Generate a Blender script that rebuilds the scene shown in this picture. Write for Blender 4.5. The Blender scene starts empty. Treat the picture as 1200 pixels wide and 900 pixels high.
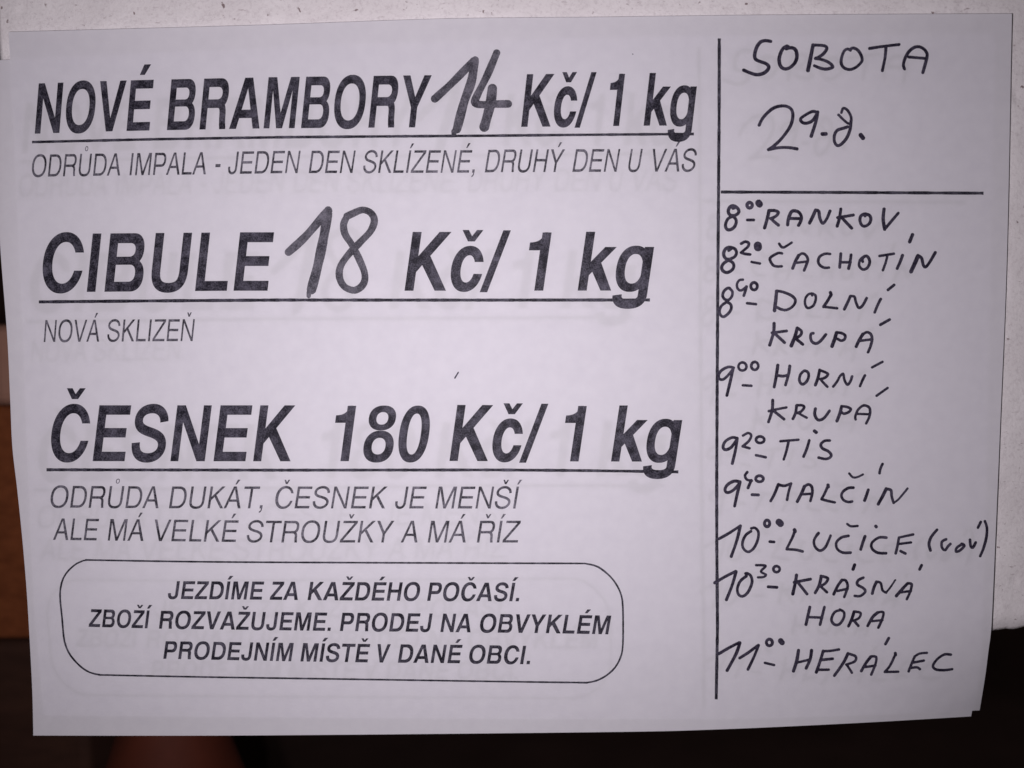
import bpy, bmesh, math, random
import numpy as np
from mathutils import Vector, Matrix
from mathutils.geometry import delaunay_2d_cdt

random.seed(7)
rng = np.random.default_rng(7)
S = bpy.context.scene
COL = S.collection

# ------------------------------------------------------------------ camera
F_PX, W_PX, H_PX = 906.0, 1200.0, 900.0          # focal length in photo pixels
N_CAM = np.array([-0.015, -0.0625, 0.9979]); N_CAM /= np.linalg.norm(N_CAM)
DIST = 0.2351                                     # camera to sheet, metres

def cam_ray(px, py):
    return np.array([(px - W_PX/2)/F_PX, -(py - H_PX/2)/F_PX, -1.0])

def cam_hit(px, py):
    d = cam_ray(px, py)
    return d * (-DIST/(d @ N_CAM))

_top = (cam_hit(1186, 16) - cam_hit(10, 38)); _bot = (cam_hit(1158, 833) - cam_hit(47, 838))
AX = _top/np.linalg.norm(_top) + _bot/np.linalg.norm(_bot)
AX -= N_CAM*(AX @ N_CAM); AX /= np.linalg.norm(AX)
AY = -N_CAM
AZ = np.cross(AX, AY)
M_WC = np.array([AX, AY, AZ])                     # camera coords -> world coords
CAM_LOC = -M_WC @ cam_hit(600, 450)

cam_data = bpy.data.cameras.new('camera')
cam = bpy.data.objects.new('camera', cam_data); COL.objects.link(cam)
cam.matrix_world = Matrix.Translation(Vector(CAM_LOC)) @ Matrix([list(r) for r in M_WC]).to_4x4()
cam_data.sensor_width = 36.0
cam_data.lens = F_PX/W_PX*36.0
cam_data.clip_start = 0.005
cam_data.clip_end = 50
cam_data.dof.use_dof = True
cam_data.dof.focus_distance = float(-cam_hit(600, 450)[2])
cam_data.dof.aperture_fstop = 6.5
S.camera = cam

# ------------------------------------------------------------------ world, light, exposure
world = bpy.data.worlds.new('World'); S.world = world
world.use_nodes = True
bg = world.node_tree.nodes['Background']
bg.inputs[0].default_value = (1.0, 0.93, 0.9, 1)
bg.inputs[1].default_value = 0.035
lamp = bpy.data.lights.new('phone_flash', 'AREA')
lamp.shape = 'DISK'
lamp.energy = 0.63
lamp.color = (1.0, 0.93, 0.985)
lamp.size = 0.006
flash = bpy.data.objects.new('phone_flash', lamp); COL.objects.link(flash)
flash.location = Vector(CAM_LOC) + Vector((-0.025, 0.0, -0.007))
flash.rotation_euler = (math.radians(90), 0, 0)     # the flash faces the wall squarely
S.view_settings.view_transform = 'Standard'
S.view_settings.look = 'None'
S.view_settings.exposure = 0.0
S.view_settings.gamma = 1.0
S.cycles.max_bounces = 10
S.cycles.diffuse_bounces = 6
S.cycles.transmission_bounces = 6
S.cycles.sample_clamp_indirect = 4.0

# ------------------------------------------------------------------ materials
def new_mat(name):
    m = bpy.data.materials.new(name); m.use_nodes = True
    nt = m.node_tree
    for n in list(nt.nodes): nt.nodes.remove(n)
    out = nt.nodes.new('ShaderNodeOutputMaterial')
    return m, nt, out

def noise(nt, coord, scale, detail=3, rough=0.55):
    n = nt.nodes.new('ShaderNodeTexNoise')
    n.inputs['Scale'].default_value = scale
    n.inputs['Detail'].default_value = detail
    n.inputs['Roughness'].default_value = rough
    nt.links.new(coord, n.inputs['Vector'])
    return n

def ramp(nt, fac, stops):
    r = nt.nodes.new('ShaderNodeValToRGB')
    el = r.color_ramp.elements
    while len(el) < len(stops): el.new(0.5)
    for e, (p, c) in zip(el, stops):
        e.position = p; e.color = (*c, 1)
    nt.links.new(fac, r.inputs['Fac'])
    return r

def objcoord(nt):
    return nt.nodes.new('ShaderNodeTexCoord').outputs['Object']

def paper_material():
    m, nt, out = new_mat('office_paper')
    co = objcoord(nt)
    n1 = noise(nt, co, 260, 4)
    r1 = ramp(nt, n1.outputs['Fac'], [(0.3, (0.800, 0.782, 0.836)), (0.7, (0.835, 0.818, 0.868))])
    dif = nt.nodes.new('ShaderNodeBsdfDiffuse'); tr = nt.nodes.new('ShaderNodeBsdfTranslucent')
    nt.links.new(r1.outputs[0], dif.inputs['Color']); nt.links.new(r1.outputs[0], tr.inputs['Color'])
    nb = noise(nt, co, 2600, 5)
    nb2 = noise(nt, co, 90, 3)
    add = nt.nodes.new('ShaderNodeMath'); add.operation = 'MULTIPLY_ADD'
    nt.links.new(nb2.outputs['Fac'], add.inputs[0]); add.inputs[1].default_value = 3.0
    nt.links.new(nb.outputs['Fac'], add.inputs[2])
    bp = nt.nodes.new('ShaderNodeBump'); bp.inputs['Strength'].default_value = 0.35
    bp.inputs['Distance'].default_value = 0.00006
    nt.links.new(add.outputs[0], bp.inputs['Height'])
    nt.links.new(bp.outputs[0], dif.inputs['Normal'])
    mix = nt.nodes.new('ShaderNodeMixShader'); mix.inputs[0].default_value = 0.325
    nt.links.new(dif.outputs[0], mix.inputs[1]); nt.links.new(tr.outputs[0], mix.inputs[2])
    nt.links.new(mix.outputs[0], out.inputs[0])
    return m

def ink_material(name, dark, light, scale, lo, hi, stretch=(1, 1, 1), rough=0.6):
    m, nt, out = new_mat(name)
    mp = nt.nodes.new('ShaderNodeMapping'); mp.inputs['Scale'].default_value = stretch
    nt.links.new(objcoord(nt), mp.inputs['Vector'])
    n1 = noise(nt, mp.outputs[0], scale, 4, 0.7)
    n2 = noise(nt, mp.outputs[0], scale*0.12, 2)
    ad = nt.nodes.new('ShaderNodeMath'); ad.operation = 'MULTIPLY_ADD'
    nt.links.new(n2.outputs['Fac'], ad.inputs[0]); ad.inputs[1].default_value = 0.6
    nt.links.new(n1.outputs['Fac'], ad.inputs[2])
    r = ramp(nt, ad.outputs[0], [(lo, dark), (hi, light)])
    b = nt.nodes.new('ShaderNodeBsdfPrincipled')
    nt.links.new(r.outputs[0], b.inputs['Base Color'])
    b.inputs['Roughness'].default_value = rough
    b.inputs['Specular IOR Level'].default_value = 0.15
    nt.links.new(b.outputs[0], out.inputs[0])
    return m

M_PAPER = paper_material()
M_TONER = ink_material('printed_toner', (0.009, 0.008, 0.014), (0.10, 0.094, 0.125), 2600, 0.70, 1.08)
M_TONER_LIGHT = ink_material('thin_printed_toner', (0.014, 0.013, 0.019), (0.19, 0.18, 0.22), 1900, 0.66, 1.06)
M_MARKER = ink_material('copied_marker_ink', (0.024, 0.023, 0.032), (0.16, 0.152, 0.185), 2300, 0.62, 1.0)
M_PEN = ink_material('felt_pen_ink', (0.013, 0.010, 0.022), (0.07, 0.062, 0.095), 1500, 0.66, 1.05)

# ------------------------------------------------------------------ sheet surface
def relief(X, Z):
    """depth of the sheet behind the flat plane (positive = away from the camera)"""
    u = max(0.0, (X - 0.095)/0.045); v = max(0.0, (-Z - 0.070)/0.030)
    d = 0.0030*min(u, 1.3)**2*min(v, 1.2)**1.5
    d += 0.0010*min(v, 1.2)**2
    d -= 0.0007*(1 + math.sin(X*21 + 1.1)*math.sin(Z*27 + 0.5))
    d -= 0.0006*math.exp(-((X + 0.135)/0.02)**2 - ((Z + 0.03)/0.04)**2)
    return d

def unproject(px, py, off):
    d = M_WC @ cam_ray(px, py)
    y = off
    for _ in range(4):
        t = (y - CAM_LOC[1])/d[1]
        P = CAM_LOC + d*t
        y = relief(P[0], P[2]) + off
    t = (y - CAM_LOC[1])/d[1]
    return CAM_LOC + d*t

def at_depth(px, py, Y):
    d = M_WC @ cam_ray(px, py)
    return CAM_LOC + d*((Y - CAM_LOC[1])/d[1])

Y_FRONT, Y_BACK, INK = 0.0, 0.00045, 0.00006

# ------------------------------------------------------------------ object helpers
def link(name, me, mat, parent=None):
    o = bpy.data.objects.new(name, me); COL.objects.link(o)
    if mat: me.materials.append(mat)
    if parent: o.parent = parent
    return o

def thing(name, label, cat, loc=(0, 0, 0), group=None):
    o = bpy.data.objects.new(name, None); COL.objects.link(o)
    o.location = loc; o.empty_display_size = 0.02
    o['label'] = label; o['category'] = cat
    if group: o['group'] = group
    return o

def mesh_of(verts, faces, smooth=False):
    me = bpy.data.meshes.new('mesh')
    me.from_pydata([tuple(map(float, v)) for v in verts], [], faces)
    me.update()
    if smooth:
        me.polygons.foreach_set('use_smooth', [True]*len(me.polygons))
    return me

class Ink:
    """flat ink shapes collected in photo coordinates, laid on a sheet"""
    def __init__(s): s.v = []; s.f = []
    def add(s, verts, faces):
        b = len(s.v); s.v += [tuple(p) for p in verts]; s.f += [[i + b for i in f] for f in faces]
    def build(s, name, mat, parent, off, shift=None):
        pts = s.v
        if shift: pts = [shift(p) for p in pts]
        V = [unproject(p[0], p[1], off) for p in pts]
        F = []
        for f in s.f:
            a = sum(pts[f[i]][0]*pts[f[(i+1) % len(f)]][1] - pts[f[(i+1) % len(f)]][0]*pts[f[i]][1] for i in range(len(f)))
            F.append(f if a < 0 else f[::-1])           # face the reader
        return link(name, mesh_of(V, F), mat, parent)

# ------------------------------------------------------------------ printed lettering
def ell(cx, cy, rx, ry, a0=0, a1=360, n=48, e=2.25):
    out = []
    for i in range(n + (0 if abs(a1 - a0) >= 360 else 1)):
        a = math.radians(a0 + (a1 - a0)*i/n)
        c, s_ = math.cos(a), math.sin(a)
        out.append((cx + rx*math.copysign(abs(c)**(2/e), c), cy + ry*math.copysign(abs(s_)**(2/e), s_)))
    return out

def box(x0, y0, x1, y1): return [(x0, y0), (x1, y0), (x1, y1), (x0, y1)]

def dshape(x0, y0, x1, y1, r):
    ry = (y1 - y0)/2
    return [(x0, y0)] + ell(x1 - r, (y0 + y1)/2, r, ry, -90, 90, 24) + [(x0, y1)]

def bez(p0, p1, p2, p3, n=10):
    return [tuple((1-t)**3*a + 3*(1-t)**2*t*b + 3*(1-t)*t*t*c + t**3*d for a, b, c, d in zip(p0, p1, p2, p3))
            for t in [i/n for i in range(n + 1)]]

def spine(*segs):
    out = []
    for s_ in segs:
        if len(s_) == 2: p = [s_[0], s_[1]]
        else: p = bez(*s_)
        out += p if not out else p[1:]
    return out

def ribbon(path, W, H):
    """stroke of width W where it runs upright and H where it runs level, as one quad strip (list of quads)"""
    L, R = [], []
    n = len(path)
    for i in range(n):
        a = path[max(i-1, 0)]; b = path[min(i+1, n-1)]
        dx, dy = b[0]-a[0], b[1]-a[1]; l = math.hypot(dx, dy) or 1
        nx, ny = -dy/l, dx/l
        w = math.sqrt((W*nx)**2 + (H*ny)**2)/2
        L.append((path[i][0] + nx*w, path[i][1] + ny*w)); R.append((path[i][0] - nx*w, path[i][1] - ny*w))
    return [('+', [L[i], L[i+1], R[i+1], R[i]]) for i in range(n-1)]

def mirror(poly, w): return [(w - x, y) for x, y in poly]
CAP = 718

def glyph(ch, b):
    """returns (advance, ops) with ops evaluated in order; b = bold"""
    W, H = (138, 122) if b else (92, 82)
    P = lambda *q: ('+', list(q))
    if ch in 'ÁÉÍÝ':
        base = {'Á': 'A', 'É': 'E', 'Í': 'I', 'Ý': 'Y'}[ch]; adv, ops = glyph(base, b)
        cx = {'A': 360, 'E': 360, 'I': 140, 'Y': 340}[base]
        if b: return adv, ops + [('+', [(cx-80, 790), (cx+35, 790), (cx+165, 938), (cx+5, 938)])]
        return adv, ops + [('+', [(cx-40, 785), (cx+15, 785), (cx+125, 940), (cx+25, 940)])]
    if ch in 'ČŽŠŇŘĚč':
        base = {'Č': 'C', 'Ž': 'Z', 'Š': 'S', 'Ň': 'N', 'Ř': 'R', 'Ě': 'E', 'č': 'c'}[ch]; adv, ops = glyph(base, b)
        cx = {'C': 375, 'Z': 315, 'S': 335, 'N': 361, 'R': 350, 'E': 350, 'c': 285}[base]
        dy = -196 if ch == 'č' else 0
        if b: q = [(-160, 937), (-62, 937), (0, 862), (62, 937), (160, 937), (52, 797), (-52, 797)]
        else: q = [(-105, 938), (-48, 938), (0, 862), (48, 938), (105, 938), (30, 795), (-30, 795)]
        return adv, ops + [('+', [(cx + x, y + dy) for x, y in q])]
    if ch == 'Ů':
        adv, ops = glyph('U', b)
        return adv, ops + [('+', ell(361, 880, 74, 82)), ('-', ell(361, 880, 44, 54))]
    if ch == 'A':
        if b: return 722, [P((20, 0), (272, 718), (450, 718), (702, 0)), ('-', [(173, -5), (224, 150), (497, 150), (549, -5)]),
                           ('-', [(262, 268), (361, 566), (460, 268)])]
        return 667, [P((14, 0), (278, 718), (390, 718), (654, 0)), ('-', [(108, -5), (186, 215), (468, 215), (552, -5)]),
                     ('-', [(214, 292), (333, 634), (443, 292)])]
    if ch == 'B':
        x1 = 669 if b else 627
        return (722 if b else 667), [('+', dshape(74, 0, x1, 400, 190)), ('+', dshape(74, 330, x1-30, 718, 180)),
                ('-', dshape(74+W, H, x1-W, 330, 95)), ('-', dshape(74+W, 330+H-22, x1-30-W, 718-H, 88))]
    if ch == 'C':
        o = ell(372, 359, 326, 378, n=64, e=2.15); i = ell(372+10, 359, 326-W-4, 378-H, n=64, e=2.15)
        return 722, [('+', o), ('-', i), ('-', box(400, 262 if b else 250, 740, 484 if b else 494))]
    if ch == 'D':
        x1 = 685 if b else 674
        return 722, [('+', dshape(77, 0, x1, 718, 300)), ('-', dshape(77+W, H, x1-W, 718-H, 215))]
    if ch == 'E':
        x1 = 621 if b else 612
        return 667, [('+', box(80, 0, 80+W, 718)), ('+', box(80, 0, x1+2, H)), ('+', box(80, 718-H, x1, 718)),
                     ('+', box(80, 365-H/2, x1-30, 365+H/2))]
    if ch == 'H':
        x0, x1 = (71, 651) if b else (77, 646)
        return 722, [('+', box(x0, 0, x0+W, 718)), ('+', box(x1-W, 0, x1, 718)), ('+', box(x0, 375-H/2, x1, 375+H/2))]
    if ch == 'I':
        x0 = 139 - W/2
        return 278, [('+', box(x0, 0, x0+W, 718))]
    if ch == 'J':
        x1 = 484 if b else 428; c = x1 - W/2
        path = spine(((c, 718), (c, 200)), ((c, 200), (c, 90), (c-55, H/2-16), (c-162, H/2-16)),
                     ((c-162, H/2-16), (c-270, H/2-16), (22+W/2, 95), (22+W/2, 235)))
        return (556 if b else 500), ribbon(path, W, H)
    if ch == 'K':
        if b: return 722, [('+', box(87, 0, 87+W, 718)), P((190, 190), (190, 385), (500, 718), (682, 718)),
                           P((285, 335), (392, 448), (724, 0), (550, 0))]
        return 667, [('+', box(76, 0, 76+W, 718)), P((140, 232), (140, 350), (510, 718), (632, 718)),
                     P((262, 392), (330, 450), (665, 0), (552, 0))]
    if ch == 'L':
        x1 = 583 if b else 537
        return (611 if b else 556), [('+', box(76, 0, 76+W, 718)), ('+', box(76, 0, x1, H))]
    if ch == 'M':
        if b:
            v = [(69, 718), (264, 718), (484, 0), (350, 0), (190, 560)]
            return 833, [('+', box(69, 0, 199, 718)), ('+', box(635, 0, 765, 718)), ('+', v), ('+', mirror(v, 834))]
        v = [(73, 718), (206, 718), (462, 0), (372, 0), (150, 620)]
        return 833, [('+', box(73, 0, 157, 718)), ('+', box(677, 0, 761, 718)), ('+', v), ('+', mirror(v, 834))]
    if ch == 'N':
        if b: return 722, [('+', box(69, 0, 203, 718)), ('+', box(520, 0, 654, 718)), P((69, 718), (214, 718), (654, 0), (510, 0))]
        return 722, [('+', box(76, 0, 156, 718)), ('+', box(566, 0, 646, 718)), P((76, 718), (170, 718), (646, 0), (552, 0))]
    if ch == 'O':
        return 778, [('+', ell(389, 359, 346, 378, n=64)), ('-', ell(389, 359, 346-W-4, 378-H, n=64))]
    if ch == 'P':
        x1 = 627 if b else 622
        return 667, [('+', box(76, 0, 76+W, 718)), ('+', dshape(76, 262, x1, 718, 200)), ('-', dshape(76+W, 262+H, x1-W, 718-H, 110))]
    if ch == 'R':
        x1 = 660 if b else 660
        leg = spine(((360, 300+H/2), (440, 300+H/2)), ((440, 300+H/2), (540, 300+H/2), (x1-W/2-28, 285), (x1-W/2-26, 190)),
                    ((x1-W/2-26, 190), (x1-W/2-24, 120), (x1-W/2-16, 60), (x1-W/2-4, 22)), ((x1-W/2-4, 22), (x1-W/2-4, 0)))
        return 722, [('+', box(80, 0, 80+W, 718)), ('+', dshape(80, 300, x1, 718, 190)), ('-', dshape(80+W, 300+H, x1-W, 718-H, 105))] + ribbon(leg, W, H)
    if ch == 'S':
        xl, xr = 40+W/2, 627-W/2; yt, yb = 737-H/2, -19+H/2; c = 335
        path = spine(((xr-8, 505), (xr-12, yt-85), (470, yt), (c, yt)), ((c, yt), (190, yt), (xl+6, 612), (xl+6, 530)),
                     ((xl+6, 530), (xl+6, 435), (200, 405), (c, 372)), ((c, 372), (470, 338), (xr, 300), (xr, 196)),
                     ((xr, 196), (xr, 110), (470, yb), (c, yb)), ((c, yb), (190, yb), (xl+4, 105), (xl, 238)))
        return 667, ribbon(path, W, H)
    if ch == 'T':
        return 611, [('+', box(305.5-W/2, 0, 305.5+W/2, 718)), ('+', box(14, 718-H, 597, 718))]
    if ch == 'U':
        x0, x1 = (72+W/2, 651-W/2) if b else (79+W/2, 644-W/2); yb = -19 + H/2; c = (x0+x1)/2
        return 722, ribbon(spine(((x0, 718), (x0, 255)), ((x0, 255), (x0, 100), (x0+75, yb), (c, yb)),
                           ((c, yb), (x1-75, yb), (x1, 100), (x1, 255)), ((x1, 255), (x1, 718))), W, H)
    if ch == 'V':
        if b: return 667, [P((19, 718), (172, 718), (334, 190), (497, 718), (648, 718), (412, 0), (255, 0))]
        return 667, [P((20, 718), (118, 718), (336, 100), (552, 718), (647, 718), (388, 0), (283, 0))]
    if ch == 'Y':
        if b: return 667, [P((15, 718), (178, 718), (335, 420), (490, 718), (653, 718), (404, 275), (404, 0), (264, 0), (264, 275))]
        return 667, [P((14, 718), (128, 718), (335, 372), (538, 718), (653, 718), (380, 280), (380, 0), (288, 0), (288, 280))]
    if ch == 'Z':
        if b: return 611, [P((25, 0), (586, 0), (586, 124), (206, 124), (578, 606), (578, 718), (50, 718), (50, 596), (400, 596), (25, 112))]
        return 611, [P((23, 0), (588, 0), (588, 80), (133, 80), (580, 640), (580, 718), (50, 718), (50, 640), (466, 640), (23, 85))]
    if ch == 'c':
        o = ell(280, 266, 246, 282, n=56, e=2.15); i = ell(288, 266, 246-W-2, 282-H+6, n=56, e=2.15)
        return 556, [('+', o), ('-', i), ('-', box(300, 205, 560, 350))]
    if ch == 'g':
        tail = spine(((484, 80), (484, -50)), ((484, -50), (484, -128), (420, -166), (300, -166)), ((300, -166), (185, -166), (110, -140), (108, -52)))
        return 611, [('+', ell(285, 266, 247, 282, n=56)), ('-', ell(298, 266, 128, 180, n=56)), ('+', box(415, 20, 553, 532))] + ribbon(tail, W, H-8)
    if ch == 'k':
        return 556, [('+', box(69, 0, 69+W-4, 718)), P((180, 165), (180, 330), (385, 532), (556, 532)), P((235, 244), (352, 352), (566, 0), (408, 0))]
    if ch == '1':
        return 556, [('+', box(240, 0, 378, 710)),
                     P((69, 492), (69, 588), *bez((69, 588), (200, 590), (262, 630), (270, 712), 8)[1:], (330, 712), (330, 492))]
    if ch == '8':
        return 556, [('+', ell(278, 553, 222, 160, n=48)), ('+', ell(278, 186, 246, 205, n=48)),
                     ('-', ell(278, 548, 96, 80)), ('-', ell(278, 192, 112, 106))]
    if ch == '0':
        return 556, [('+', ell(278, 346, 246, 365, n=56, e=2.3)), ('-', ell(278, 346, 110, 262, n=56, e=2.3))]
    if ch == '/':
        return 278, [P((-33, -19), (82, -19), (311, 737), (196, 737))]
    if ch == '.':
        return 278, [('+', box(139-W/2, 0, 139+W/2, H+12))]
    if ch == ',':
        return 278, [P((87, 0), (87, 106), (191, 106), (191, 5), (180, -70), (150, -120), (87, -147), (87, -100), (125, -80), (140, -40), (140, 0))]
    if ch == '-':
        return 333, [('+', box(44, 225, 290, 325))]
    raise ValueError(ch)

_cache = {}
def in_poly(p, poly):
    x, y = p; c = False; j = len(poly) - 1
    for i in range(len(poly)):
        xi, yi = poly[i]; xj, yj = poly[j]
        if (yi > y) != (yj > y) and x < (xj - xi)*(y - yi)/(yj - yi) + xi: c = not c
        j = i
    return c

def glyph_mesh(ch, b):
    k = (ch, b)
    if k in _cache: return _cache[k]
    adv, ops = glyph(ch, b)
    V, E = [], []
    for _, poly in ops:
        s0 = len(V); V += [Vector(p) for p in poly]
        E += [(s0 + i, s0 + (i+1) % len(poly)) for i in range(len(poly))]
    v, e, f, *_ = delaunay_2d_cdt(V, E, [], 0, 1e-3)
    keep = []
    for t in f:
        c = (sum(v[i][0] for i in t)/3, sum(v[i][1] for i in t)/3)
        on = False
        for op, poly in ops:
            if in_poly(c, poly): on = (op == '+')
        if on: keep.append(list(t))
    used = sorted({i for t in keep for i in t}); mp = {o: n for n, o in enumerate(used)}
    vv = [(v[i][0], v[i][1]) for i in used]
    res = (adv, vv, [[mp[i] for i in t] for t in keep], min(p[0] for p in vv), max(p[0] for p in vv))
    _cache[k] = res
    return res

def lin(pts, x):
    xs = [p[0] for p in pts]; ys = [p[1] for p in pts]
    if x <= xs[0]: return ys[0] + (x - xs[0])*(ys[1]-ys[0])/(xs[1]-xs[0])
    if x >= xs[-1]: return ys[-1] + (x - xs[-1])*(ys[-1]-ys[-2])/(xs[-1]-xs[-2])
    return float(np.interp(x, xs, ys))

def set_line(ink, words, base, cap, slant, bold):
    """words: (text, x left, x right) measured upright on the baseline"""
    for text, xl, xr in words:
        pen = 0; put = []
        for ch in text:
            g = glyph_mesh(ch, bold); put.append((g, pen)); pen += g[0]
        lo = put[0][0][3] + put[0][1]
        hi = max(g[4] + p for g, p in put)
        if text == '1': hi = 378
        k = (xr - xl)/(hi - lo)
        for g, p in put:
            vs = []
            for gx, gy in g[1]:
                x = xl + (gx + p - lo)*k
                y0 = lin(base, x); h = gy/CAP*lin(cap, x)
                vs.append((x + h*lin(slant, x), y0 - h))
            ink.add(vs, g[2])

def smooth_path(pts, step=3.0):
    out = []
    n = len(pts)
    for i in range(n-1):
        p0 = pts[max(i-1, 0)]; p1 = pts[i]; p2 = pts[i+1]; p3 = pts[min(i+2, n-1)]
        l = math.dist(p1, p2); m = max(1, int(l/step))
        for k in range(m):
            t = k/m
            out.append(tuple(0.5*(2*b + (c-a)*t + (2*a-5*b+4*c-d)*t*t + (3*b-a-3*c+d)*t**3) for a, b, c, d in zip(p0, p1, p2, p3)))
    out.append(tuple(pts[-1]))
    return out

def rule(ink, pts, w, step=5.0, closed=False, ragged=0.10):
    """ruled line of width w along photo points"""
    q = []
    if closed: pts = pts + [pts[0]]
    for i in range(len(pts)-1):
        l = math.dist(pts[i], pts[i+1]); m = max(1, int(l/step))
        q += [tuple(a + (b-a)*k/m for a, b in zip(pts[i], pts[i+1])) for k in range(m)]
    if not closed: q.append(pts[-1])
    n = len(q); L, R = [], []
    for i in range(n):
        a = q[(i-1) % n] if closed else q[max(i-1, 0)]; b = q[(i+1) % n] if closed else q[min(i+1, n-1)]
        dx, dy = b[0]-a[0], b[1]-a[1]; l = math.hypot(dx, dy) or 1
        ww = w/2*(1 + ragged*random.uniform(-1, 1))
        L.append((q[i][0] - dy/l*ww, q[i][1] + dx/l*ww)); R.append((q[i][0] + dy/l*ww, q[i][1] - dx/l*ww))
    cnt = n if closed else n-1
    ink.add(L + R, [[i, (i+1) % n, n + (i+1) % n, n + i] for i in range(cnt)])

# ------------------------------------------------------------------ handwriting
def pen_strokes(ink, strokes, h=0.4, rough=0.16):
    """strokes: (points, width) in photo coordinates, merged to one outline by contouring a distance field"""
    segs = []
    for pts, w in strokes:
        if len(pts) == 1: pts = pts + [(pts[0][0]+0.01, pts[0][1])]
        p = smooth_path(pts, 1.2) if len(pts) > 2 else [pts[0], tuple((a+b)/2 for a, b in zip(*pts)), pts[1]]
        n = len(p)
        for i in range(n-1):
            wob = 1 + 0.05*math.sin(i*0.21 + pts[0][0])
            segs.append((p[i], p[i+1], w/2*wob))
    xs = [q[0] for s_ in segs for q in s_[:2]]; ys = [q[1] for s_ in segs for q in s_[:2]]
    R = max(s_[2] for s_ in segs) + 1.5
    x0, y0 = min(xs)-R, min(ys)-R
    nx, ny = int((max(xs)+R-x0)/h)+2, int((max(ys)+R-y0)/h)+2
    F = np.full((ny, nx), -9.0)
    gx = x0 + np.arange(nx)*h; gy = y0 + np.arange(ny)*h
    for a, b, r in segs:
        i0 = max(0, int((min(a[0], b[0])-r-1-x0)/h)); i1 = min(nx, int((max(a[0], b[0])+r+1-x0)/h)+2)
        j0 = max(0, int((min(a[1], b[1])-r-1-y0)/h)); j1 = min(ny, int((max(a[1], b[1])+r+1-y0)/h)+2)
        X, Y = np.meshgrid(gx[i0:i1], gy[j0:j1])
        dx, dy = b[0]-a[0], b[1]-a[1]; L2 = dx*dx+dy*dy + 1e-9
        t = np.clip(((X-a[0])*dx + (Y-a[1])*dy)/L2, 0, 1)
        d = r - np.hypot(X-a[0]-t*dx, Y-a[1]-t*dy)
        F[j0:j1, i0:i1] = np.maximum(F[j0:j1, i0:i1], d)
    F += rough*(0.6*np.sin(gx[None, :]*2.1 + 1.7*np.sin(gy[:, None]*1.3)) * np.sin(gy[:, None]*1.9 + 1.1*np.sin(gx[None, :]*0.9))
                + 0.8*(rng.random(F.shape)-0.5))
    ins = F > 0
    vid = {}; V = []; faces = []
    def corner(j, i):
        k = (j, i)
        if k not in vid: vid[k] = len(V); V.append((gx[i], gy[j]))
        return vid[k]
    def edge(a, b):
        k = (a, b) if a < b else (b, a)
        if k not in vid:
            fa, fb = F[k[0]], F[k[1]]; t = fa/(fa-fb); t = min(max(t, 0.02), 0.98)
            vid[k] = len(V)
            V.append((gx[k[0][1]] + t*(gx[k[1][1]]-gx[k[0][1]]), gy[k[0][0]] + t*(gy[k[1][0]]-gy[k[0][0]])))
        return vid[k]
    cnt = ins[:-1, :-1].astype(int) + ins[1:, :-1] + ins[:-1, 1:] + ins[1:, 1:]
    for j, i in zip(*np.nonzero(cnt)):
        cs = [(j, i), (j, i+1), (j+1, i+1), (j+1, i)]
        if cnt[j, i] == 4:
            faces.append([corner(*c) for c in cs]); continue
        poly = []
        for k in range(4):
            a, b = cs[k], cs[(k+1) % 4]
            if ins[a]: poly.append(corner(*a))
            if ins[a] != ins[b]: poly.append(edge(a, b))
        if len(poly) >= 3: faces.append(poly)
    ink.add(V, faces)

def Z(ox, oy, sc):
    """tracing frame: origin and enlargement of the crop a stroke was measured in"""
    def f(w, *pts): return ([(ox + x/sc, oy + y/sc) for x, y in pts], w/sc)
    f.ring = lambda w, cx, cy, rx, ry: ([(ox + (cx + rx*math.cos(a))/sc, oy + (cy + ry*math.sin(a))/sc)
                                         for a in [math.radians(-100 + 375*i/14) for i in range(15)]], w/sc)
    return f

a = Z(860, 40, 10); b = Z(980, 40, 10)
HW_DAY = [a(42, (430,85),(370,76),(310,95),(265,160),(243,250),(258,297),(310,322),(375,345),(408,378),(395,420),(345,460),(270,475),(200,458),(115,422)),
          a(42, (615,172),(640,150),(625,140),(580,165),(545,230),(530,310),(550,380),(600,408),(660,390),(715,335),(738,270),(730,200),(700,166),(655,160),(625,168)),
          a(46, (928,128),(900,270),(868,425)),
          a(38, (925,128),(1000,130),(1070,140),(1088,172),(1050,230),(990,272),(955,285),(1020,295),(1100,325),(1153,368),(1150,393),(1080,410),(1010,398),(945,370)),
          b(36, (165,190),(135,174),(95,195),(65,265),(57,335),(85,390),(150,415),(220,395),(280,345),(303,300),(285,235),(245,182),(195,162),(170,175)),
          b(36, (390,168),(540,145),(735,122)), b(36, (582,145),(572,270),(540,428)),
          b(38, (800,408),(787,365),(800,300),(840,220),(900,163),(960,147),(1020,170),(1062,225),(1058,290),(1015,450)), b(36, (850,268),(940,276),(1050,286))]
c = Z(880, 110, 7.5)
HW_DATE = [c(29, (72,275),(110,205),(190,130),(270,106),(330,116),(362,150),(367,210),(345,285),(280,380),(205,455),(155,490)), c(28, (155,490),(240,474),(330,472),(405,484)),
           c(28, (580,162),(540,155),(480,185),(436,220),(450,250),(490,258),(540,235),(578,180)), c(30, (587,160),(572,240),(530,372)),
           c(34, (628,353),(658,352)),
           c(24, (795,165),(812,126),(850,145),(880,205),(878,255),(845,255),(770,185)), c(28, (880,230),(872,310),(840,390),(790,445),(755,453),(733,415),(735,360),(760,320),(810,303),(850,290)),
           c(40, (965,362),(985,388))]

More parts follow.
